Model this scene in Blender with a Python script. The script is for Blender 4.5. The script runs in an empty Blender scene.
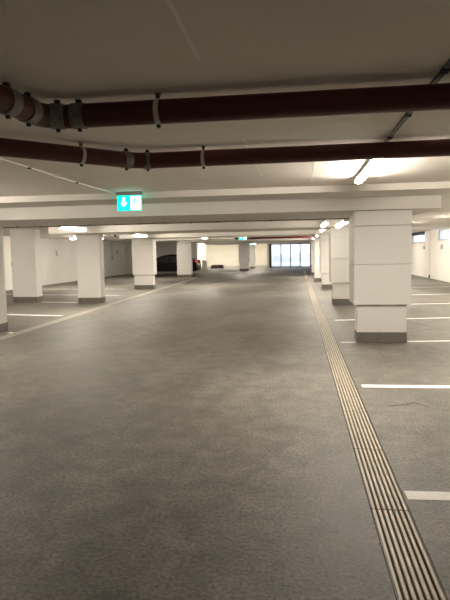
import bpy, bmesh, math, random
from mathutils import Vector, Matrix
random.seed(4)
S = bpy.context.scene
COL = S.collection
PI = math.pi

# ------------------------------------------------------------------ materials
def mat(name, col, rough=0.6, metal=0.0, noise=None, bump=None, emit=None, spec=None):
    m = bpy.data.materials.new(name); m.use_nodes = True
    nt = m.node_tree; b = nt.nodes['Principled BSDF']
    b.inputs['Base Color'].default_value = (*col, 1)
    b.inputs['Roughness'].default_value = rough
    b.inputs['Metallic'].default_value = metal
    if spec is not None: b.inputs['Specular IOR Level'].default_value = spec
    if emit:
        b.inputs['Emission Color'].default_value = (*emit[0], 1)
        b.inputs['Emission Strength'].default_value = emit[1]
    if noise or bump:
        tc = nt.nodes.new('ShaderNodeTexCoord')
    if noise:                                   # (scale, amount)
        n = nt.nodes.new('ShaderNodeTexNoise'); n.inputs['Scale'].default_value = noise[0]
        n.inputs['Detail'].default_value = 6
        nt.links.new(tc.outputs['Object'], n.inputs['Vector'])
        r = nt.nodes.new('ShaderNodeValToRGB')
        a = noise[1]
        r.color_ramp.elements[0].position = .3; r.color_ramp.elements[1].position = .7
        r.color_ramp.elements[0].color = (*[c*(1-a) for c in col], 1)
        r.color_ramp.elements[1].color = (*[min(1, c*(1+a)) for c in col], 1)
        nt.links.new(n.outputs['Fac'], r.inputs['Fac'])
        nt.links.new(r.outputs['Color'], b.inputs['Base Color'])
    if bump:                                    # (scale, strength)
        n2 = nt.nodes.new('ShaderNodeTexNoise'); n2.inputs['Scale'].default_value = bump[0]
        n2.inputs['Detail'].default_value = 4
        nt.links.new(tc.outputs['Object'], n2.inputs['Vector'])
        bp = nt.nodes.new('ShaderNodeBump'); bp.inputs['Strength'].default_value = bump[1]
        bp.inputs['Distance'].default_value = .02
        nt.links.new(n2.outputs['Fac'], bp.inputs['Height'])
        nt.links.new(bp.outputs['Normal'], b.inputs['Normal'])
    return m

def floor_mat():
    m = bpy.data.materials.new('concrete_floor'); m.use_nodes = True
    nt = m.node_tree; b = nt.nodes['Principled BSDF']; N = nt.nodes.new; L = nt.links.new
    tc = N('ShaderNodeTexCoord')
    def noise(scale, detail, sc=(1, 1, 1), dist=0):
        mp = N('ShaderNodeMapping'); mp.inputs['Scale'].default_value = sc
        L(tc.outputs['Object'], mp.inputs['Vector'])
        n = N('ShaderNodeTexNoise'); n.inputs['Scale'].default_value = scale
        n.inputs['Detail'].default_value = detail; n.inputs['Distortion'].default_value = dist
        n.inputs['Roughness'].default_value = .62
        L(mp.outputs['Vector'], n.inputs['Vector']); return n
    big = noise(.55, 5, (1, .6, 1), .6)
    r1 = N('ShaderNodeValToRGB'); e = r1.color_ramp.elements
    e[0].position, e[1].position = .3, .72
    e[0].color = (.130, .121, .100, 1); e[1].color = (.278, .261, .220, 1)
    L(big.outputs['Fac'], r1.inputs['Fac'])
    mid = noise(4.2, 10, (1, 1, 1), .5)
    r2 = N('ShaderNodeValToRGB'); e = r2.color_ramp.elements
    e[0].position, e[1].position = .32, .66
    e[0].color = (.55, .55, .55, 1); e[1].color = (1.12, 1.12, 1.12, 1)
    L(mid.outputs['Fac'], r2.inputs['Fac'])
    mx = N('ShaderNodeMix'); mx.data_type = 'RGBA'; mx.blend_type = 'MULTIPLY'
    mx.inputs['Factor'].default_value = .95
    L(r1.outputs['Color'], mx.inputs['A']); L(r2.outputs['Color'], mx.inputs['B'])
    fine = noise(42, 4)
    r3 = N('ShaderNodeValToRGB'); e = r3.color_ramp.elements
    e[0].position, e[1].position = .33, .6
    e[0].color = (.5, .5, .5, 1); e[1].color = (1.16, 1.12, 1.12, 1)
    L(fine.outputs['Fac'], r3.inputs['Fac'])
    mx2 = N('ShaderNodeMix'); mx2.data_type = 'RGBA'; mx2.blend_type = 'MULTIPLY'
    mx2.inputs['Factor'].default_value = 1.0
    L(mx.outputs['Result'], mx2.inputs['A']); L(r3.outputs['Color'], mx2.inputs['B'])
    L(mx2.outputs['Result'], b.inputs['Base Color'])
    b.inputs['Roughness'].default_value = .5
    rr = N('ShaderNodeMapRange'); rr.inputs['To Min'].default_value = .42; rr.inputs['To Max'].default_value = .72
    L(mid.outputs['Fac'], rr.inputs['Value']); L(rr.outputs['Result'], b.inputs['Roughness'])
    b.inputs['Specular IOR Level'].default_value = .45
    bp = N('ShaderNodeBump'); bp.inputs['Strength'].default_value = .35; bp.inputs['Distance'].default_value = .01
    L(fine.outputs['Fac'], bp.inputs['Height']); L(bp.outputs['Normal'], b.inputs['Normal'])
    return m

M_FLOOR = floor_mat()
M_CEIL = mat('painted_concrete_ceiling', (.82, .765, .69), .85, noise=(1.2, .04), bump=(30, .08))
M_BEAM = mat('painted_beam', (.70, .67, .615), .7, noise=(2, .03), bump=(20, .05))
M_WALL = mat('white_wall_paint', (.68, .65, .60), .8, noise=(1.5, .03), bump=(25, .06))
M_CREAM = mat('cream_wall_paint', (.86, .835, .75), .8, noise=(1.5, .03))
M_COL = mat('pillar_white_paint', (.67, .645, .605), .6, noise=(3, .02), bump=(40, .04))
M_CLAD = mat('pillar_cladding', (.68, .66, .62), .45, noise=(2, .015))
M_PLINTH = mat('plinth_grey', (.125, .112, .092), .6, noise=(9, .12))
M_LINE = mat('white_line_paint', (.93, .91, .87), .6, noise=(30, .05))
M_LIP = mat('lip_paint', (.74, .70, .64), .7, noise=(2, .03))
M_STRIP = mat('pale_gutter_concrete', (.31, .285, .24), .6, noise=(6, .12))
M_PIPE = mat('red_brown_pipe', (.080, .015, .012), .5, noise=(14, .12))
M_COUP = mat('coupling_steel', (.24, .22, .20), .5, .3, noise=(30, .3))
M_ZINC = mat('zinc_clamp', (.60, .58, .56), .45, .15)
M_DARK = mat('dark_metal', (.025, .023, .022), .5, .3)
M_GREY = mat('grey_conduit', (.30, .28, .26), .5, .4)
M_SEAM = mat('seam_filler_white', (.95, .93, .90), .6)
M_RAIL = mat('rail_metal', (.14, .13, .12), .5, .3)
M_WHITEPL = mat('white_plastic', (.78, .76, .72), .4)
M_GRATE = mat('grate_bar', (.52, .45, .345), .5, .1, noise=(8, .16))
M_CHAN = mat('channel_dark', (.03, .025, .02), .8)
LAMPC = (1.0, .915, .80)
def lamp_mat(name, e): return mat(name, (.9, .88, .84), .5, emit=(LAMPC, e))
M_LAMP = lamp_mat('lamp_diffuser_lit', 120)
M_LAMPB = lamp_mat('lamp_diffuser_lit_bright', 120)
M_GREEN = mat('exit_green', (.0, .45, .32), .4, emit=((.0, .80, .58), 1.2))
M_EWHITE = mat('exit_white', (.9, .95, .93), .4, emit=((.75, 1, .95), 1.9))
M_CAR = mat('car_paint_black', (.0015, .0015, .0022), .4, .0, spec=.12)
M_CARGL = mat('car_glass', (.03, .033, .036), .08, spec=.8)
M_TAIL = mat('tail_light_red', (.62, .03, .05), .15, spec=.8)
M_TYRE = mat('tyre_rubber', (.012, .012, .012), .8)
M_RIM = mat('alloy_rim', (.30, .30, .31), .35, .8)
M_FRAME = mat('gate_frame', (.045, .04, .04), .5, .3)
M_SNOW = mat('snow', (.80, .85, .93), .8, noise=(1.5, .05), bump=(3, .3))
M_HEDGE = mat('hedge_grey', (.50, .51, .53), .9, noise=(3, .3))
M_NUM = mat('number_paint', (.07, .065, .06), .7)
M_PLATE = mat('grey_plate', (.33, .30, .26), .6)
M_SCUFF = mat('scuff_dark', (.085, .075, .06), .7)
M_RED = mat('red_enamel_pipe', (.075, .010, .010), .45)
M_REDLED = mat('red_indicator_lit', (.7, .05, .05), .4, emit=((1, .12, .08), 4))
M_BOARD = mat('whitish_board', (.72, .62, .56), .7)
M_WOOD = mat('dark_timber', (.10, .085, .06), .8, noise=(8, .2))

def pane_mat():
    m = bpy.data.materials.new('hazy_glass'); m.use_nodes = True
    nt = m.node_tree; nt.nodes.clear(); N = nt.nodes.new; L = nt.links.new
    out = N('ShaderNodeOutputMaterial')
    tr = N('ShaderNodeBsdfTransparent'); tr.inputs['Color'].default_value = (.94, .95, .96, 1)
    tl = N('ShaderNodeBsdfTranslucent'); tl.inputs['Color'].default_value = (.9, .92, .95, 1)
    gl = N('ShaderNodeBsdfGlossy'); gl.inputs['Roughness'].default_value = .08
    a = N('ShaderNodeMixShader'); a.inputs['Fac'].default_value = .3
    L(tr.outputs[0], a.inputs[1]); L(tl.outputs[0], a.inputs[2])
    b = N('ShaderNodeMixShader'); b.inputs['Fac'].default_value = .06
    L(a.outputs[0], b.inputs[1]); L(gl.outputs[0], b.inputs[2])
    L(b.outputs[0], out.inputs['Surface'])
    return m
M_PANE = pane_mat()

# ------------------------------------------------------------------ mesh helpers
class MB:
    def __init__(s): s.bm = bmesh.new()
    def box(s, x0, x1, y0, y1, z0, z1, bev=0.0, seg=2):
        t = bmesh.new(); bmesh.ops.create_cube(t, size=1)
        bmesh.ops.scale(t, vec=(x1-x0, y1-y0, z1-z0), verts=t.verts)
        bmesh.ops.translate(t, vec=((x0+x1)/2, (y0+y1)/2, (z0+z1)/2), verts=t.verts)
        if bev: bmesh.ops.bevel(t, geom=t.edges[:], offset=bev, segments=seg, affect='EDGES', profile=.6)
        s.merge(t); return s
    def merge(s, t, mtx=None):
        if mtx is not None: bmesh.ops.transform(t, matrix=mtx, verts=t.verts)
        me = bpy.data.meshes.new('tmp'); t.to_mesh(me); t.free(); s.bm.from_mesh(me); bpy.data.meshes.remove(me)
    def cyl(s, p0, p1, r, seg=20, r2=None):
        p0, p1 = Vector(p0), Vector(p1); d = p1-p0
        t = bmesh.new()
        bmesh.ops.create_cone(t, cap_ends=True, segments=seg, radius1=r, radius2=r if r2 is None else r2, depth=d.length)
        s.merge(t, Matrix.Translation((p0+p1)/2) @ d.to_track_quat('Z', 'Y').to_matrix().to_4x4()); return s
    def sphere(s, c, r, sc=(1, 1, 1), seg=16):
        t = bmesh.new(); bmesh.ops.create_uvsphere(t, u_segments=seg, v_segments=seg//2, radius=r)
        s.merge(t, Matrix.Translation(c) @ Matrix.Diagonal((*sc, 1))); return s
    def torus(s, c, axis, R, r, seg=28, ring=10, w=None):
        q = Vector(axis).to_track_quat('Z', 'Y').to_matrix(); c = Vector(c)
        rows = []
        for i in range(seg):
            a = 2*PI*i/seg; row = []
            for j in range(ring):
                b = 2*PI*j/ring
                rr = R + r*math.cos(b)
                row.append(s.bm.verts.new(c + q @ Vector((rr*math.cos(a), rr*math.sin(a), (w or r)*math.sin(b)))))
            rows.append(row)
        for i in range(seg):
            for j in range(ring):
                s.bm.faces.new((rows[i][j], rows[(i+1) % seg][j], rows[(i+1) % seg][(j+1) % ring], rows[i][(j+1) % ring]))
        return s
    def tube(s, pts, r, seg=24, cap=True):
        pts = [Vector(p) for p in pts]; rows = []
        for i, p in enumerate(pts):
            a = (pts[i]-pts[i-1]).normalized() if i else (pts[1]-pts[0]).normalized()
            b = (pts[i+1]-pts[i]).normalized() if i < len(pts)-1 else a
            t = (a+b).normalized(); side = t.cross(Vector((0, 0, 1)))
            if side.length < 1e-4: side = t.cross(Vector((0, 1, 0)))
            side.normalize(); upv = side.cross(t)
            k = 1/max(.5, a.dot(t))
            rows.append([s.bm.verts.new(p + side*(r*k*math.cos(2*PI*j/seg)) + upv*(r*math.sin(2*PI*j/seg))) for j in range(seg)])
        for i in range(len(rows)-1):
            for j in range(seg):
                s.bm.faces.new((rows[i][j], rows[i][(j+1) % seg], rows[i+1][(j+1) % seg], rows[i+1][j]))
        if cap: s.bm.faces.new(rows[0][::-1]); s.bm.faces.new(rows[-1])
        return s
    def prism(s, poly, axis, a, b):
        """extrude a closed 2D outline along an axis ('x','y','z') from a to b"""
        def P(u, v, w): return {'x': (w, u, v), 'y': (u, w, v), 'z': (u, v, w)}[axis]
        A = [s.bm.verts.new(P(u, v, a)) for u, v in poly]; B = [s.bm.verts.new(P(u, v, b)) for u, v in poly]
        n = len(poly)
        s.bm.faces.new(A); s.bm.faces.new(B[::-1])
        for i in range(n): s.bm.faces.new((A[i], B[i], B[(i+1) % n], A[(i+1) % n]))
        return s
    def build(s, name, m, parent=None, smooth=False, loc=None):
        bmesh.ops.recalc_face_normals(s.bm, faces=s.bm.faces)
        me = bpy.data.meshes.new(name); 
        if loc: bmesh.ops.translate(s.bm, vec=(-loc[0], -loc[1], -loc[2]), verts=s.bm.verts)
        s.bm.to_mesh(me); s.bm.free(); me.materials.append(m)
        if smooth:
            for p in me.polygons: p.use_smooth = True
            me.set_sharp_from_angle(angle=math.radians(40))
        o = bpy.data.objects.new(name, me); COL.objects.link(o)
        if loc: o.location = loc
        if parent: o.parent = parent
        return o

def tag(o, label, cat, group=None, kind='thing'):
    o['label'] = label; o['category'] = cat; o['kind'] = kind
    if group: o['group'] = group
    return o
def thing(name, label, cat, loc=(0, 0, 0), rz=0, group=None):
    o = bpy.data.objects.new(name, None); COL.objects.link(o); o.location = loc; o.rotation_euler = (0, 0, rz)
    o.empty_display_size = .1
    return tag(o, label, cat, group)
def struct(name, mb, m, label=None):
    o = mb.build(name, m); o['kind'] = 'structure'
    if label: o['label'] = label
    return o
def dup(root, loc, label, group=None, rz=None):
    r = root.copy(); COL.objects.link(r); r.location = loc; r['label'] = label
    if rz is not None: r.rotation_euler = (0, 0, rz)
    if group: r['group'] = group
    for ch in list(root.children):
        c = ch.copy(); COL.objects.link(c); c.parent = r
        for g in list(ch.children):
            d = g.copy(); COL.objects.link(d); d.parent = c
    return r

# ------------------------------------------------------------------ the shell
XL, XR, YB, YF = -13.0, 6.78, -5.0, 58.0
GX0, GX1, GY = -2.5, 1.25, 51.5          # gate opening
DX0, DX1 = .425, .655                    # drain channel
DYE = 46.0
C1, C2, C3 = 2.49, 2.395, 2.18           # near ceiling, stepped ceiling, beam underside

f = MB()
f.box(XL-.2, DX0, YB-.2, YF+.2, -.3, 0); f.box(DX1, XR+.2, YB-.2, GY+.2, -.3, 0)
f.box(DX0, DX1, DYE, GY+.2, -.3, 0); f.box(DX0, DX1, YB-.2, DYE, -.3, -.09)
struct('floor', f, M_FLOOR, 'mottled grey concrete garage floor')
struct('trim_3', MB().box(DX0, DX1, YB, DYE, -.09, -.085), M_CHAN, 'dark bottom of the drain channel')

struct('ceiling', MB().box(XL-.2, XR+.2, YB-.2, 8.17, C1, 2.9), M_CEIL, 'pale grey concrete ceiling above the red pipes')
far = MB().box(-7.3, 2.45, 8.17, GY+.1, C2, 2.9).box(-13.2, -7.3, 8.17, YF+.2, 2.44, 2.9).box(2.45, XR+.2, 8.17, GY+.1, 2.455, 2.9)
far.box(-7.3, GX0, GY+.1, YF+.2, C2, 2.9)
struct('ceiling.001', far, M_LIP, 'lower painted ceiling beyond the step')
def seam(i, x, y0, y1):
    struct('trim_%d' % i, MB().box(x-.008, x+.008, y0, y1, C1-.0008, C1), M_SEAM, 'thin pale seam running along the ceiling')
seam(4, -.47, .8, 2.72); seam(5, -.44, 4.6, 6.9); seam(6, .20, 5.6, 7.6)

struct('wall_left', MB().box(XL-.2, XL, YB-.2, 40, 0, 2.6), M_WALL)
def wall_right():
    w = MB(); holes = [(25.5, 27.45, 1.9, 2.43), (30.2, 33.4, 1.84, 2.43)]
    y = YB-.2
    for (a, b, z0, z1) in holes:
        w.box(XR, XR+.2, y, a, 0, 2.6); w.box(XR, XR+.2, a, b, 0, z0); w.box(XR, XR+.2, a, b, z1, 2.6); y = b
    w.box(XR, XR+.2, y, GY+.2, 0, 2.6)
    struct('wall_right', w, M_WALL)
    for n, (a, b, z0, z1) in zip((1, 2), holes):
        fr = MB()
        fr.box(XR+.03, XR+.10, a, a+.06, z0, z1).box(XR+.03, XR+.10, b-.06, b, z0, z1)
        fr.box(XR+.03, XR+.10, a+.06, b-.06, z0, z0+.05).box(XR+.03, XR+.10, a+.06, b-.06, z1-.05, z1)
        fo = struct('window_%d' % n, fr, M_GREY, 'high narrow window with vertical strips in right wall')
        MB().box(XR+.05, XR+.06, a+.06, b-.06, z0+.05, z1-.05).build('pane', M_PANE, fo)
        st = MB(); k = 7
        for i in range(1, k):
            yy = a+.06+(b-a-.12)*i/k; st.box(XR+.075, XR+.095, yy-.03, yy+.03, z0+.05, z1-.05)
        st.build('window_bar', M_GREY, fo)
wall_right()
struct('wall_back', MB().box(XL-.2, GX0-.1, YF, YF+.2, 0, 2.6), M_CREAM, 'cream far wall left of the gate')
struct('wall_back.001', MB().box(GX1+.1, XR, GY, GY+.2, 0, 2.6), M_WALL)
struct('wall_back.002', MB().box(GX0-.3, GX0-.08, GY, YF, 0, 2.6), M_CREAM)
struct('wall_back.003', MB().box(XL, -7.45, 40, 40.2, 0, 2.44), M_WALL, 'grey recess wall behind the parked car')
struct('wall_back.004', MB().box(-9.75, -9.55, 40.2, YF, 0, 2.44), M_CREAM)
struct('wall_front', MB().box(XL-.2, XR+.2, YB-.2, YB, 0, 2.6), M_WALL)
struct('trim_1', MB().box(GX0-.3, GX1+.1, GY-.02, GY+.2, 2.235, 2.4), M_BEAM, 'header over the gate')
# pale concrete gutter along the left edge of the lane
gp = MB(); gp.prism([(-5.50, 2.0), (-5.26, 2.0), (-6.0, 33.0), (-6.24, 33.0)], 'z', 0.0, .003)
struct('trim_2', gp, M_STRIP, 'pale gutter strip along the left edge of the lane')

# dropped beams, one per row of pillars
for i, (y0, y1) in enumerate(((9.06, 10.98), (15.3, 17.35), (21.75, 23.85), (27.0, 28.6), (33.2, 35.2), (42.9, 44.4), (48.6, 50.0))):
    b = MB().box(-7.3, 2.28, y0, y1, C3, C2, .008)
    struct('ceiling_beam', b, M_BEAM, 'pale dropped concrete beam across the lane')

# ------------------------------------------------------------------ outdoors
struct('ground_outside', MB().box(-60, 60, GY+.2, 140, -.12, -.02), M_SNOW)
struct('ground_outside.001', MB().box(XR+1.2, 60, -20, GY+.2, .6, .7), M_SNOW)
hd = MB(); poly = [(-14, -.02)]
for i in range(57):
    x = -14+.5*i; poly.append((x, 1.0+.22*math.sin(x*1.3)+.14*math.sin(x*3.1+1)+random.uniform(-.06, .06)))
poly.append((14, -.02)); hd.prism(poly, 'y', 74, 75.2)
tag(hd.build('hedge', M_HEDGE), 'low grey hedge outside, seen through the gate panes', 'hedge')

# ------------------------------------------------------------------ pillars
def pillar(x0, x1, y0, dep, label, clad=None, zt=C3, seams=(1.30, 1.93), plinth=.17, over=.055, grp='white pillars along the lane', cdep=.86):
    cx = (x0+x1)/2; t = thing('pillar', label, 'pillar', (cx, y0+dep/2, 0), 0, grp)
    w = (x1-x0)/2; d = dep/2
    top = zt if clad is None else clad
    MB().box(-w, w, -d, d, 0 if not plinth else plinth, zt-.002, .008).build('shaft', M_COL, t)
    if plinth: MB().box(-w-.004, w+.004, -d-.004, d+.004, 0, plinth, .006).build('plinth', M_PLINTH, t)
    if clad is not None:
        zs = [clad, *seams, zt-.004]
        for a, b in zip(zs[:-1], zs[1:]):
            p = MB(); W = w+over
            p.box(-W, W, -d-over, -d-over+cdep, a, b-.005, .006, 2)
            p.build('cladding_panel', M_CLAD, t)
    return t
pillar(.985, 1.785, 9.15, .36, 'nearest right-hand pillar, white panelled, wide above a narrower grey-footed base', .635)
pillar(.99, 1.79, 15.42, .36, 'second right-hand pillar, white panelled, half hidden behind the nearest right one', .63)
pillar(.98, 1.78, 22.0, .36, 'third right-hand pillar, panelled, narrow sliver left of the second one', .62)
pillar(.86, 1.66, 27.2, .80, 'bright plain white pillar, fourth on the right side beside the gate view', None)
pillar(.90, 1.70, 34.35, .36, 'farthest right-hand pillar touching the right side of the gate', .62, over=.03)
pillar(-6.86, -6.02, 10.13, .40, 'plain white pillar cut off by the left edge of the photo', None)
pillar(-9.47, -8.62, 17.0, .40, 'plain white pillar in the outer left row with a bright right side', None, zt=2.43)
pillar(-6.97, -6.21, 16.5, .38, 'plain white pillar with dark foot, to the right of the outer left pillar', None)
pillar(-7.05, -6.22, 22.85, .36, 'white panelled pillar with stepped base left of the black car', .62, cdep=.55)
pillar(-7.50, -6.58, 33.4, .40, 'plain pale pillar standing in front of the black car', None)
pillar(-4.60, -3.86, 43.4, .36, 'distant grey panelled pillar in the lane under a green sign', .62, over=.06, cdep=.5)
pillar(-4.18, -3.80, 48.9, .5, 'distant slim pillar just right of the grey panelled one', .5, over=.03, cdep=.5)

# ------------------------------------------------------------------ drain grates
def make_grate():
    m = MB(); n = 7; W = DX1-DX0-.022; pitch = W/(n-1+.62); bw = pitch*.62
    x = -W/2
    for i in range(n):
        m.box(x, x+bw, -.4955, .4955, -.024, -.001, .004, 1); x += pitch
    g = m.build('drain_grate', M_GRATE)
    r = MB()
    for s in (-1, 1): r.box(s*(W/2+.004)-.003, s*(W/2+.004)+.003, -.4955, .4955, -.06, .0)
    r.build('edge_rail', M_DARK, g)
    return g
g0 = make_grate()
GG = 'drain grate sections along the lane'
ordn = {2: 'section cut off by the bottom edge of the photo', 3: 'section beside the nearest white bay line',
        4: 'section just beyond the nearest white bay line', 5: 'section beside the chevron scuff mark',
        6: 'section just beyond the second bay line', 7: 'second section beyond the second bay line',
        8: 'section just before the foot of the nearest right-hand pillar', 9: 'section beside the nearest right-hand pillar'}
ys = [.70+i for i in range(-1, 44)]
first = True
for y in ys:
    if y < 2.2: continue
    k = round(y-.7)
    lab = 'slotted beige drain grate, ' + ordn.get(k, 'far section where the joints blur together')
    if first:
        o = g0; o.location = ((DX0+DX1)/2, y, 0); tag(o, lab, 'drain grate', GG); first = False
    else:
        dup(g0, ((DX0+DX1)/2, y, 0), lab, GG)

# ------------------------------------------------------------------ bay lines
GL = 'white bay lines on the right'
def line(x0, y0, x1, y1, label, group, gap=None, w=.12):
    m = MB(); d = (Vector((x1-x0, y1-y0))).normalized(); n = Vector((-d.y, d.x))*w/2
    def seg(ta, tb):
        a = Vector((x0, y0))+(Vector((x1, y1))-Vector((x0, y0)))*ta; b = Vector((x0, y0))+(Vector((x1, y1))-Vector((x0, y0)))*tb
        m.prism([tuple(a-n), tuple(b-n), tuple(b+n), tuple(a+n)], 'z', .0003, .0025)
    if gap: seg(0, gap[0]); seg(gap[1], 1)
    else: seg(0, 1)
    return tag(m.build('bay_line', M_LINE), label, 'bay line', group)
def gapx(x0, x1, a, b): return ((a-x0)/(x1-x0), (b-x0)/(x1-x0))
line(.67, 3.40, 6.5, 3.60, 'white bay line nearest the camera, right of the drain', GL)
line(.72, 6.18, 6.5, 6.30, 'white bay line second from the camera, beyond the chevron scuff', GL)
line(.72, 9.13, 6.5, 9.75, 'white bay line running to the foot of the nearest right-hand pillar', GL, gapx(.72, 6.5, .95, 1.82), .10)
line(.82, 12.05, 6.5, 12.95, 'white bay line just behind the nearest right-hand pillar', GL, None, .11)
line(1.95, 15.4, 6.5, 15.95, 'white bay line level with the second right-hand pillar', GL, None, .11)
line(1.9, 18.35, 6.5, 19.1, 'white bay line fifth back, right of the pillars', GL, None, .1)
line(1.9, 22.0, 6.5, 22.5, 'farthest white bay line before the right wall', GL, None, .1)
GLL = 'white bay lines on the left'
line(-5.80, 10.16, -5.60, 10.14, 'short white bay line stub at foot of the left-edge pillar', GLL)
line(-11.5, 14.0, -5.98, 13.07, 'white bay line between the left-edge pillar and the two plain pillars', GLL)
line(-8.45, 16.95, -7.06, 16.68, 'white bay line between the feet of the two plain left pillars', GLL, None, .1)
line(-12.3, 20.6, -6.6, 19.45, 'pale bay line behind the two plain left pillars', GLL, None, .1)
line(-12.3, 23.6, -7.4, 22.9, 'pale bay line left of the stepped panelled pillar', GLL, None, .1)
# scuff mark on the floor
sc = MB()
pts = [(.87, 5.385), (1.06, 5.455), (1.165, 5.535), (1.27, 5.375)]
wid = [.012, .020, .022, .014]
for (a, b, wa, wb) in zip(pts[:-1], pts[1:], wid[:-1], wid[1:]):
    sc.prism([(a[0], a[1]-wa), (b[0], b[1]-wb), (b[0], b[1]+wb), (a[0], a[1]+wa)], 'z', .0003, .0016)
tag(sc.build('scuff_mark', M_SCUFF), 'thin dark chevron scuff on the floor right of the drain', 'scuff mark')

# ------------------------------------------------------------------ pipes
def fillet(P, rad, n=7):
    P = [Vector(p) for p in P]; out = [P[0]]
    for i in range(1, len(P)-1):
        a = (P[i-1]-P[i]).normalized(); b = (P[i+1]-P[i]).normalized()
        for k in range(n+1):
            t = k/n; p0 = P[i]+a*rad; p1 = P[i]+b*rad
            out.append(p0*(1-t)**2+P[i]*2*t*(1-t)+p1*t*t)
    out.append(P[-1]); return out
PZ, PR = 2.385, .070
def band(parent, c, axis, w, r, m, name):
    a = Vector(axis).normalized(); c = Vector(c)
    o = MB().cyl(c-a*w/2, c+a*w/2, r, 28)
    return o.build(name, m, parent, True)
def hanger(parent, c, axis):
    a = Vector(axis).normalized(); c = Vector(c)
    h = MB().cyl(c-a*.014, c+a*.014, PR+.006, 28).build('pipe_clamp', M_ZINC, parent, True)
    for s in (-1, 1):
        sd = Vector((0, 0, s*(PR+.012))); MB().box(*(v for k in range(3) for v in ((c+sd)[k]-.011, (c+sd)[k]+.011))).build('clamp_lug', M_DARK, h)
    MB().cyl((c.x, c.y, c.z+PR+.02), (c.x, c.y, C1-.001), .007, 10).build('threaded_rod', M_DARK, h)
    MB().cyl((c.x, c.y, C1-.006), (c.x, c.y, C1-.001), .022, 12).build('ceiling_plate', M_DARK, h)
def coupling(parent, c, axis):
    a = Vector(axis).normalized()
    k = band(parent, c, axis, .075, PR+.006, M_COUP, 'coupling')
    cc = Vector(c)+Vector((0, 0, PR+.014)); MB().box(cc.x-.016, cc.x+.016, cc.y-.016, cc.y+.016, cc.z-.012, cc.z+.012, .003).build('coupling_bolt', M_DARK, k)
    cc = Vector(c)-Vector((0, 0, PR+.012)); MB().box(cc.x-.01, cc.x+.01, cc.y-.01, cc.y+.01, cc.z-.01, cc.z+.008).build('coupling_bolt', M_DARK, k)
def pipe(label, P, yv, hang, coup):
    t = thing('drain_pipe', label, 'pipe', (P[1][0], P[1][1], PZ), 0, 'red-brown pipes under the ceiling')
    loc = t.location.copy()
    m = MB().tube([p-loc for p in fillet([(x, y, PZ) for x, y in P], .15)], PR)
    m.build('pipe_run', M_PIPE, t, True)
    for (x, y, dx, dy) in hang: hanger(t, Vector((x, y, PZ))-loc, (dx, dy, 0))
    for (x, y, dx, dy) in coup: coupling(t, Vector((x, y, PZ))-loc, (dx, dy, 0))
    for ch in t.children:                         # rods were cut in local space: their tops stay at the ceiling
        pass
    return t
# hanger rods reach C1 in local space, so shift constants
_C1 = C1
def local_pipes():
    global C1
    C1 = _C1-PZ
    pipe('nearer red-brown pipe, bending towards the camera at its left end',
         [(6.7, 3.25), (-1.515, 3.21), (-1.56, 2.70), (-8.6, -4.7)], 0,
         [(-.81, 3.2134, 1, 0), (3.0, 3.232, 1, 0)],
         [(-1.30, 3.211, 1, 0), (-1.53, 3.02, .1, 1), (-1.43, 3.195, .9, .3), (-1.55, 2.83, .1, 1)])
    pipe('farther red-brown pipe, angled slightly towards the camera at its left end',
         [(6.7, 4.80), (-1.42, 4.85), (-10.4, -4.6)], 0,
         [(-.82, 4.845, 1, 0), (-1.80, 4.45, .69, .73), (2.8, 4.83, 1, 0)],
         [(-1.335, 4.85, 1, 0), (-1.505, 4.76, .69, .73)])
    C1 = _C1
local_pipes()

# trunking feeding the lamp on the right, cable to the exit sign
t = thing('cable_trunking', 'thin grey trunking on the ceiling leading to the right-hand lamp', 'trunking', (.775, 4.0, C1))
MB().box(-.015, .015, -3.4, 1.25, -.018, 0).build('rail', M_RAIL, t)
for y in (-.95, -.0, .75): MB().box(-.020, .020, y-.03, y+.03, -.026, -.002, .003).build('clip', M_DARK, t)
t = thing('ceiling_cable', 'thin white cable clipped to ceiling, running to the nearest exit sign', 'cable', (-2.82, 5.0, C1))
MB().tube([(-.0, -3.5, -.006), (-.0, -1, -.006), (.004, .52, -.008), (0, 1.2, -.014), (.0, 1.8, -.008), (.02, 3.1, -.007)], .006, 8).build('cable_run', M_WHITEPL, t, True)
for y in (.53, 1.79): MB().box(-.018, .018, y-.02, y+.02, -.022, -.001, .003).build('clip', M_DARK, t)
# conduit with clips along the back edge of the first beam
t = thing('ceiling_conduit', 'thin conduit with small dark clips along the underside of the first beam', 'conduit', (0, 10.94, C3))
MB().tube([(-7.2, 0, -.022), (2.2, 0, -.022)], .014, 10).build('conduit_run', M_GREY, t, True)
for i in range(18): MB().box(-7.0+.54*i-.02, -7.0+.54*i+.02, -.015, .015, -.042, -.001, .003).build('clip', M_GREY, t)

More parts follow.
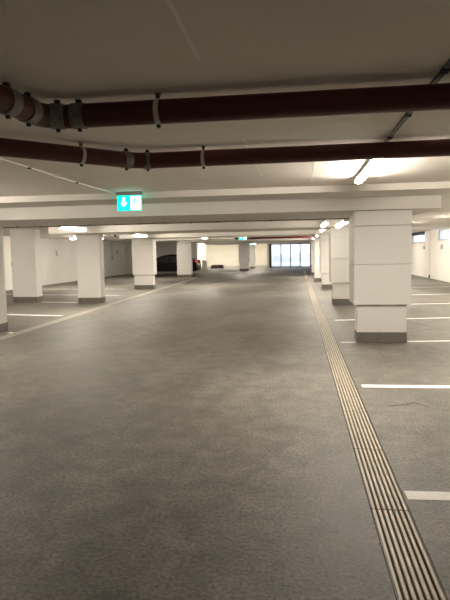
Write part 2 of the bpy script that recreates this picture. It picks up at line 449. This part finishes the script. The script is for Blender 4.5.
# ------------------------------------------------------------------ lamps
def make_lamp(L, m, label, loc, name='ceiling_lamp', rz=0, grp='fluorescent batten lamps on the ceiling', drop=0, r=.058):
    t = thing(name, label, 'lamp', loc, rz, grp)
    h = MB().box(-.05, .05, -L/2, L/2, -.045-drop, 0-drop, .008); h.build('housing', M_WHITEPL, t)
    
    d = MB(); n = 14; rows = []
    prof = [(-L/2+.03, .02), (-L/2+.045, .85*r), (-L/2+.09, r), (L/2-.09, r), (L/2-.045, .85*r), (L/2-.03, .02)]
    for y, rr in prof:
        rows.append([d.bm.verts.new((rr*math.cos(PI+PI*j/n)*1.0, y, -.047-drop+rr*math.sin(PI+PI*j/n)*.95)) for j in range(n+1)])
    for i in range(len(rows)-1):
        for j in range(n): d.bm.faces.new((rows[i][j], rows[i][j+1], rows[i+1][j+1], rows[i+1][j]))
        d.bm.faces.new((rows[i][0], rows[i+1][0], rows[i+1][n], rows[i][n]))
    d.bm.faces.new(rows[0]); d.bm.faces.new(rows[-1][::-1])
    d.build('diffuser', m, t, True)
    for s in (-1, 1): MB().box(-.052, .052, s*L/2-.03, s*L/2+.03, -.075-drop, -.002-drop, .006).build('end_cap', M_WHITEPL, t)
    if drop:
        for s in (-1, 1): MB().cyl((0, s*L*.35, -drop), (0, s*L*.35, -.0005), .008, 8).build('suspension_rod', M_GREY, t)
    return t
make_lamp(2.0, M_LAMPB, 'bright batten lamp at upper right between lower pipe and beam', (.795, 6.28, C1), drop=.01, r=.046)
make_lamp(2.3, lamp_mat('lamp_diffuser_lit_soft', 20), 'batten lamp just left of the top of the nearest right-hand pillar', (.99, 12.4, C2), drop=.22)
l2 = make_lamp(1.6, M_LAMP, 'batten lamp glowing above between the plain left pillar and the panelled one', (-5.95, 20.2, C2), drop=.10)
def put(loc, label): return dup(l2, loc, label)
make_lamp(1.9, bpy.data.materials['lamp_diffuser_lit_soft'], 'batten lamp beside and left of the lamp by the nearest right-hand pillar', (.70, 14.1, C2), drop=.14)
put((.86, 18.9, C2), 'batten lamp hanging before the third right-hand pillar')
put((.92, 25.3, C2), 'batten lamp before the bright plain right-hand pillar')
put((.95, 31.5, C2), 'farthest batten lamp on the right side of the lane')
put((-5.85, 13.7, C2), 'wide glowing batten lamp above between the two plain left pillars')
put((-4.3, 24.9, C2), 'small bright lamp above the rear of the black car')
put((-5.85, 7.0, C1), 'batten lamp outside the left edge of the photo')
l3 = make_lamp(1.6, M_LAMP, 'distant lamp lighting the cream far wall', (-6.6, 54.0, C2))
put((-3.6, 46.4, C2), 'distant lamp above the grey panelled pillar')
put((3.3, 20.0, 2.455), 'added fill lamp hidden behind the nearest right-hand pillar')  # unseen lamp added behind the pillar to light the right-hand bays
make_lamp(1.6, lamp_mat('fill_lamp_diffuser_dim', 70), 'added fill lamp over the right-hand bays, out of view', (4.3, 7.0, C1))  # added out of view for the right bays, at reduced strength
put((4.9, 16.2, 2.455), 'third added fill lamp over the right-hand bays, out of view')  # unseen fill lamp added for the right bay floor and wall
put((4.4, 26.0, 2.455), 'second added fill lamp hidden behind the nearest right-hand pillar')  # added where the pillar covers it, to brighten the right wall
put((4.3, 31.6, 2.455), 'third added fill lamp hidden behind the nearest right-hand pillar')  # extra unseen lamp, added to even out the far right wall
put((-9.0, 31.3, 2.44), 'added fill lamp over the left bays before the grey recess wall')  # added out of sight to lift the dark wall behind the car
put((4.6, 11.4, 2.455), 'second added fill lamp over the right-hand bays, out of view')  # added beyond the frame edge as fill for the right-hand bays
put((-10.5, 7.0, C1), 'batten lamp over the left-hand bays outside the photo')
put((-11.2, 13.4, 2.44), 'added fill lamp over the left-hand bays, out of view')  # added out of view as fill for the left wall
put((-9.15, 24.0, 2.44), 'added fill lamp over the left bays behind the plain pillar')  # extra lamp added behind the pillar to light the left wall
make_lamp(1.6, M_LAMP, 'added fill lamp hidden behind the small exit sign over the far lane', (-4.0, 39.6, C2))  # unseen lamp added to brighten the front of the distant grey pillar
dup(l3, (-8.4, 54.0, 2.44), 'added distant fill lamp brightening the cream far wall')  # added to brighten the far wall; no fitting seen there
dup(l3, (-4.2, 54.0, C2), 'second added distant fill lamp brightening the cream far wall')  # another unseen lamp added to raise the far wall's brightness
s = make_lamp(.5, M_LAMP, 'small lamp on the ceiling in front of the left wall', (-10.6, 25.0, 2.44), rz=PI/2, drop=.05)

# ------------------------------------------------------------------ exit signs
def exit_sign(loc, label):
    t = thing('exit_sign', label, 'exit sign', loc, 0, 'green exit signs')
    W, H = .38, .285
    MB().box(-W/2-.01, W/2+.01, -.035, .035, -.055, 0, .006).build('sign_housing', M_GREY, t)
    MB().box(-W/2, W/2, -.011, .011, -H, -.055, .004).build('sign_panel', M_GREEN, t)
    a = MB()
    zc = -.155; xc = -W*.22
    a.prism([(xc-.018, zc+.068), (xc+.018, zc+.068), (xc+.018, zc-.01), (xc+.052, zc-.01), (xc, zc-.072), (xc-.052, zc-.01), (xc-.018, zc-.01)], 'y', -.0135, -.0112)
    a.build('sign_arrow', M_EWHITE, t)
    b = MB(); b.box(W*.06, W/2-.012, -.0135, -.0112, -H+.012, -.070); dr = b.build('sign_door', M_EWHITE, t)
    p = MB()
    x = W*.22; z = -.10
    p.cyl((x+.008, -.0152, z), (x+.008, -.0138, z), .012, 14)
    def limb(q, w=.007):
        for (u, v) in zip(q[:-1], q[1:]):
            d = Vector((v[0]-u[0], v[1]-u[1])); n = Vector((-d.y, d.x)).normalized()*w
            p.prism([(u[0]-n.x, u[1]-n.y), (v[0]-n.x, v[1]-n.y), (v[0]+n.x, v[1]+n.y), (u[0]+n.x, u[1]+n.y)], 'y', -.0152, -.0138)
    limb([(x+.004, z-.016), (x-.006, z-.062)], .012)
    limb([(x, z-.02), (x+.03, z-.035), (x+.044, z-.02)]); limb([(x, z-.02), (x-.03, z-.03), (x-.036, z-.055)])
    limb([(x-.006, z-.062), (x+.022, z-.085), (x+.012, z-.125)]); limb([(x-.006, z-.062), (x-.02, z-.095), (x-.05, z-.105)])
    p.build('running_figure', M_GREEN, dr)
    return t
exit_sign((-2.53, 8.08, C1), 'nearest green exit sign with white arrow, hanging before the first beam')
exit_sign((-2.58, 26.0, C2), 'small green exit sign hanging over the far lane')
exit_sign((-3.98, 47.9, C2), 'farthest exit sign in front of the slim distant pillar')

# red sprinkler pipe across the far lane
t = thing('sprinkler_pipe', 'thin red pipe running across the lane in front of the gate', 'pipe', (0, 26.3, 2.19))
MB().tube([(-3.0, 0, 0), (1.0, 0, 0)], .05, 14).build('pipe_run', M_RED, t, True)
for x in (-2.2, -.6, .8): MB().cyl((x, 0, .03), (x, 0, C2-2.19-.001), .01, 8).build('hanger_rod', M_GREY, t)
MB().sphere((.95, -.07, .0), .045).build('indicator_light', M_REDLED, t, True)

# ------------------------------------------------------------------ gate
t = thing('gate', 'wide gate with four glowing frosted panes and dark frame', 'gate', ((GX0+GX1)/2, GY, 0))
hw = (GX1-GX0)/2
fr = MB(); fr.box(-hw-.1, -hw+.10, -.04, .08, 0, 2.235).box(hw-.06, hw+.1, -.04, .08, 0, 2.235).box(-hw+.10, hw-.06, -.04, .08, 2.14, 2.235).box(-hw+.10, hw-.06, -.02, .06, 0, .06)
fr.build('gate_frame', M_FRAME, t)
for i in range(4):
    a = -hw+.1+(2*hw-.16)*i/4; b = -hw+.1+(2*hw-.16)*(i+1)/4
    if i: MB().box(a-.045, a+.045, -.03, .06, .06, 2.14).build('mullion', M_GREY, t)
    MB().box(a+.035, b-.035, .015, .025, .06, 2.14).build('pane', M_PANE, t)
MB().box(-hw+.3, hw-.2, -.16, -.05, 2.25, 2.36, .01).build('gate_motor_rail', M_GREY, t)

# ------------------------------------------------------------------ car (nose towards the left wall, tail towards the lane)
def car():
    t = thing('car', 'black car parked behind a pillar on the left, red tail light showing', 'car', (-8.90, 36.75, 0))
    # x: + = tail
    W = .88
    prof = [(-2.20, .30), (-2.22, .55), (-2.12, .70), (-1.25, .90), (-.95, .93), (1.55, .98), (2.02, .97), (2.16, .82), (2.20, .50), (2.12, .28)]
    m = MB(); rows = []
    for k, (yy, s) in enumerate(((-W, .94), (-W+.02, .975), (-W+.10, 1.0), (0, 1.01), (W-.10, 1.0), (W-.02, .975), (W, .94))):
        row = []
        for (x, z) in prof:
            row.append(m.bm.verts.new((x*(.97 + .03*s if abs(yy) > .8 else 1), yy, .28+(z-.28)*s)))
        rows.append(row)
    n = len(prof)
    for i in range(len(rows)-1):
        for j in range(n): m.bm.faces.new((rows[i][j], rows[i][(j+1) % n], rows[i+1][(j+1) % n], rows[i+1][j]))
    m.bm.faces.new(rows[0]); m.bm.faces.new(rows[-1][::-1])
    m.build('body', M_CAR, t, True)
    roof = [(-1.10, .90), (-.55, 1.24), (-.25, 1.37), (.20, 1.43), (.75, 1.42), (1.25, 1.33), (1.70, 1.15), (1.98, .95)]
    m = MB(); rows = []
    for f_, zsh in ((-1, 0), (-.93, .0), (0, .02), (.93, 0), (1, 0)):
        row = []
        for (x, z) in roof:
            k = (z-.90)/.53
            w = (W-.06)*(1-.24*max(0, k))
            row.append(m.bm.verts.new((x, f_*w, (z if abs(f_) < 1 else z-.04*k)+zsh*k)))
        rows.append(row)
    n = len(roof)
    for i in range(len(rows)-1):
        for j in range(n-1): m.bm.faces.new((rows[i][j], rows[i][j+1], rows[i+1][j+1], rows[i+1][j]))
    for r_ in (rows[0], rows[-1]): m.bm.faces.new(r_)
    m.build('cabin', M_CAR, t, True)
    def side_y(z): return (W-.06)*(1-.24*max(0, (z-.90)/.53))
    for s in (-1, 1):
        for poly in ([(-.80, .95), (.28, .95), (.28, 1.34), (-.12, 1.32), (-.45, 1.18)], [(.36, .95), (1.55, .97), (1.35, 1.18), (1.0, 1.30), (.36, 1.345)]):
            g = MB(); A = [g.bm.verts.new((x, s*(side_y(z)+.006), z)) for x, z in poly]; B = [g.bm.verts.new((x, s*(side_y(z)-.01), z)) for x, z in poly]
            g.bm.faces.new(A); g.bm.faces.new(B[::-1])
            for i in range(len(poly)): g.bm.faces.new((A[i], A[(i+1) % len(poly)], B[(i+1) % len(poly)], B[i]))
            g.build('side_window', M_CARGL, t)
        tl = MB().box(1.93, 2.185, s*.62-.21+(.0), s*.62+.21, .80, 1.0, .03).box(1.70, 2.13, s*(W-.09)-.06, s*(W-.09)+.095, .78, 1.02, .02)
        tl.build('tail_light', M_TAIL, t, True)
        for wx in (-1.35, 1.35):
            wh = MB().torus((wx, s*(W-.10), .31), (0, 1, 0), .235, .075, 28, 10, .105).build('wheel', M_TYRE, t, True)
            r = MB().cyl((wx, s*(W-.10)-.07, .31), (wx, s*(W-.10)+.07, .31), .06, 12)
            for k in range(5):
                a = 2*PI*k/5; r.cyl((wx, s*(W-.03), .31), (wx+.19*math.cos(a), s*(W-.03), .31+.19*math.sin(a)), .022, 8)
            r.cyl((wx, s*(W-.09)-.02, .31), (wx, s*(W-.09)+.02, .31), .20, 24)
            r.build('rim', M_RIM, wh, True)
    MB().box(2.14, 2.225, -.70, .70, .38, .56, .03).build('rear_bumper', M_CAR, t, True)
    MB().box(2.19, 2.215, -.26, .26, .68, .79, .004).build('number_plate', M_WHITEPL, t)
    MB().box(-2.20, -2.02, -.74, -.36, .62, .74, .03).box(-2.20, -2.02, .36, .74, .62, .74, .03).build('headlight', M_RIM, t)
    m = MB()
    for s in (-1, 1): m.box(-.72, -.56, s*(W+.0)-.09, s*(W+.0)+.09, .95, 1.07, .03)
    m.build('wing_mirror', M_CAR, t)
car()

# low stack of timber and leaning board by the far wall
t = thing('timber_stack', 'low dark stack lying on the floor before the cream far wall', 'timber stack', (-7.55, 51.3, 0))
for k in range(3):
    for j in range(3): MB().box(-.62+.05*k, .58-.04*k, -.45+.3*j, -.2+.3*j, .11*k+.001, .11*k+.10, .008).build('plank', M_WOOD, t)
t = thing('folded_board', 'whitish board standing at the rear of the black car', 'board', (-8.35, 48.5, 0))
b = MB(); b.prism([(-.26, .0), (.24, 0), (.20, .75), (-.18, .92)], 'y', -.03, .03); b.build('board_face', M_BOARD, t)
MB().box(-.2, .2, .03, .30, 0, .05).build('board_foot', M_WOOD, t)

# ------------------------------------------------------------------ wall bits
def plate(y0, y1, z0, z1, label):
    t = thing('wall_plate', label, 'plate', (XR-.0105, (y0+y1)/2, (z0+z1)/2), 0, 'grey plates on the right wall')  # plain grey wall plate with a recess, no lettering
    w, h = (y1-y0)/2, (z1-z0)/2
    MB().box(-.01, .01, -w, w, -h, h, .004).build('plate_body', M_PLATE, t)
    MB().box(-.014, -.0102, -w*.5, w*.5, -h*.3, h*.3).build('plate_recess', M_GREY, t)
plate(30.1, 30.6, 1.49, 1.68, 'small grey plate on right wall under the left window')
plate(26.55, 26.92, 1.48, 1.71, 'small grey plate on right wall under the right window')
tag(MB().box(XR-.14, XR-.005, 30.2, 33.6, 2.27, 2.43, .02).build('vent_duct', M_DARK), 'dark duct on right wall along top of the left window', 'duct')
t = thing('cable_drop', 'thin downpipe on the right wall between the two windows', 'downpipe', (XR-.03, 29.0, .0))
MB().tube([(0, 0, .10), (0, 0, 2.45)], .022, 8).build('pipe_run', M_WHITEPL, t, True)
MB().box(-.03, .025, -.05, .05, .02, .16, .005).build('outlet', M_DARK, t)
def number(ch, y, z, size, label):
    cu = bpy.data.curves.new('bay_number', 'FONT'); cu.body = ch; cu.size = size; cu.extrude = .002; cu.align_x = 'CENTER'; cu.align_y = 'CENTER'
    tmp = bpy.data.objects.new('tmp', cu); COL.objects.link(tmp)
    dg = bpy.context.evaluated_depsgraph_get(); me = bpy.data.meshes.new_from_object(tmp.evaluated_get(dg)); bpy.data.objects.remove(tmp)
    me.materials.clear(); me.materials.append(M_NUM)
    o = bpy.data.objects.new('number_sign', me); COL.objects.link(o); o.location = (XL+.0025, y, z); o.rotation_euler = (PI/2, 0, PI/2); o.scale = (1.5, 1, 1)
    tag(o, label, 'number', 'painted bay numbers on the left wall')
number('5', 28.1, 1.62, .42, 'dark painted figure on the left wall between the two plain pillars')
number('8', 38.2, 1.64, .42, 'dark painted figure on the left wall left of the stepped panelled pillar')
def switch(y, z0, z1, label):
    t = thing('wall_switch', label, 'switch', (XL+.02, y, z0), 0, 'switches with cable drops on the left wall')
    MB().box(-.018, .03, -.09, .09, -.09, .09, .01).build('switch_box', M_DARK if y < 30 else M_GREY, t)
    MB().tube([(0, 0, .09), (0, 0, z1-z0)], .016, 8).build('cable', M_GREY, t, True)
switch(23.4, 1.20, 2.43, 'dark switch box and cable on wall left of the outer left pillar')
switch(37.0, 1.28, 2.43, 'grey switch box and cable on wall right of the plain left pillar')
t = thing('floodlight', 'dark twin spotlight head on a white arm beside the plain left pillar top', 'spotlight', (-6.45, 19.0, C2))
MB().box(-.03, .5, -.03, .03, -.14, -.10).build('arm', M_WHITEPL, t)
MB().cyl((.2, 0, -.10), (.2, 0, -.0005), .012, 8).build('stem', M_GREY, t)
for x, z in ((-.05, -.17), (.32, -.10)): MB().cyl((x, -.08, z), (x, .06, z), .055, 14).build('spot_head', M_DARK, t, True)

# ------------------------------------------------------------------ world, camera
w = bpy.data.worlds.new('World'); S.world = w; w.use_nodes = True
bg = w.node_tree.nodes['Background']; bg.inputs['Color'].default_value = (.82, .89, 1.0, 1); bg.inputs['Strength'].default_value = 1.7

F = 540.0; H = 1.55
r = Vector((0.99112088, -0.00691944, -0.13278373)); d = Vector((0.1316215, -0.09048978, 0.98716127)); up = Vector((-0.01884618, -0.99587335, -0.08877557))
# rows r,d,up give image-space (right, down, forward) components of the world axes
def col(i): return Vector((r[i], d[i], up[i]))
X, Y, Z = col(0), -col(1), -col(2)
cam = bpy.data.cameras.new('Camera'); co = bpy.data.objects.new('Camera', cam); COL.objects.link(co)
co.matrix_world = Matrix(((X.x, Y.x, Z.x, 0), (X.y, Y.y, Z.y, 0), (X.z, Y.z, Z.z, H), (0, 0, 0, 1)))
cam.sensor_fit = 'VERTICAL'; cam.sensor_height = 36; cam.lens = F/600*36; cam.clip_start = .05; cam.clip_end = 400
S.camera = co
S.view_settings.view_transform = 'Standard'; S.view_settings.look = 'None'; S.view_settings.gamma = 1
S.view_settings.use_curve_mapping = False; S.view_settings.exposure = 0.68
try: S.cycles.max_bounces = 10; S.cycles.diffuse_bounces = 6; S.cycles.sample_clamp_indirect = 4
except Exception: pass
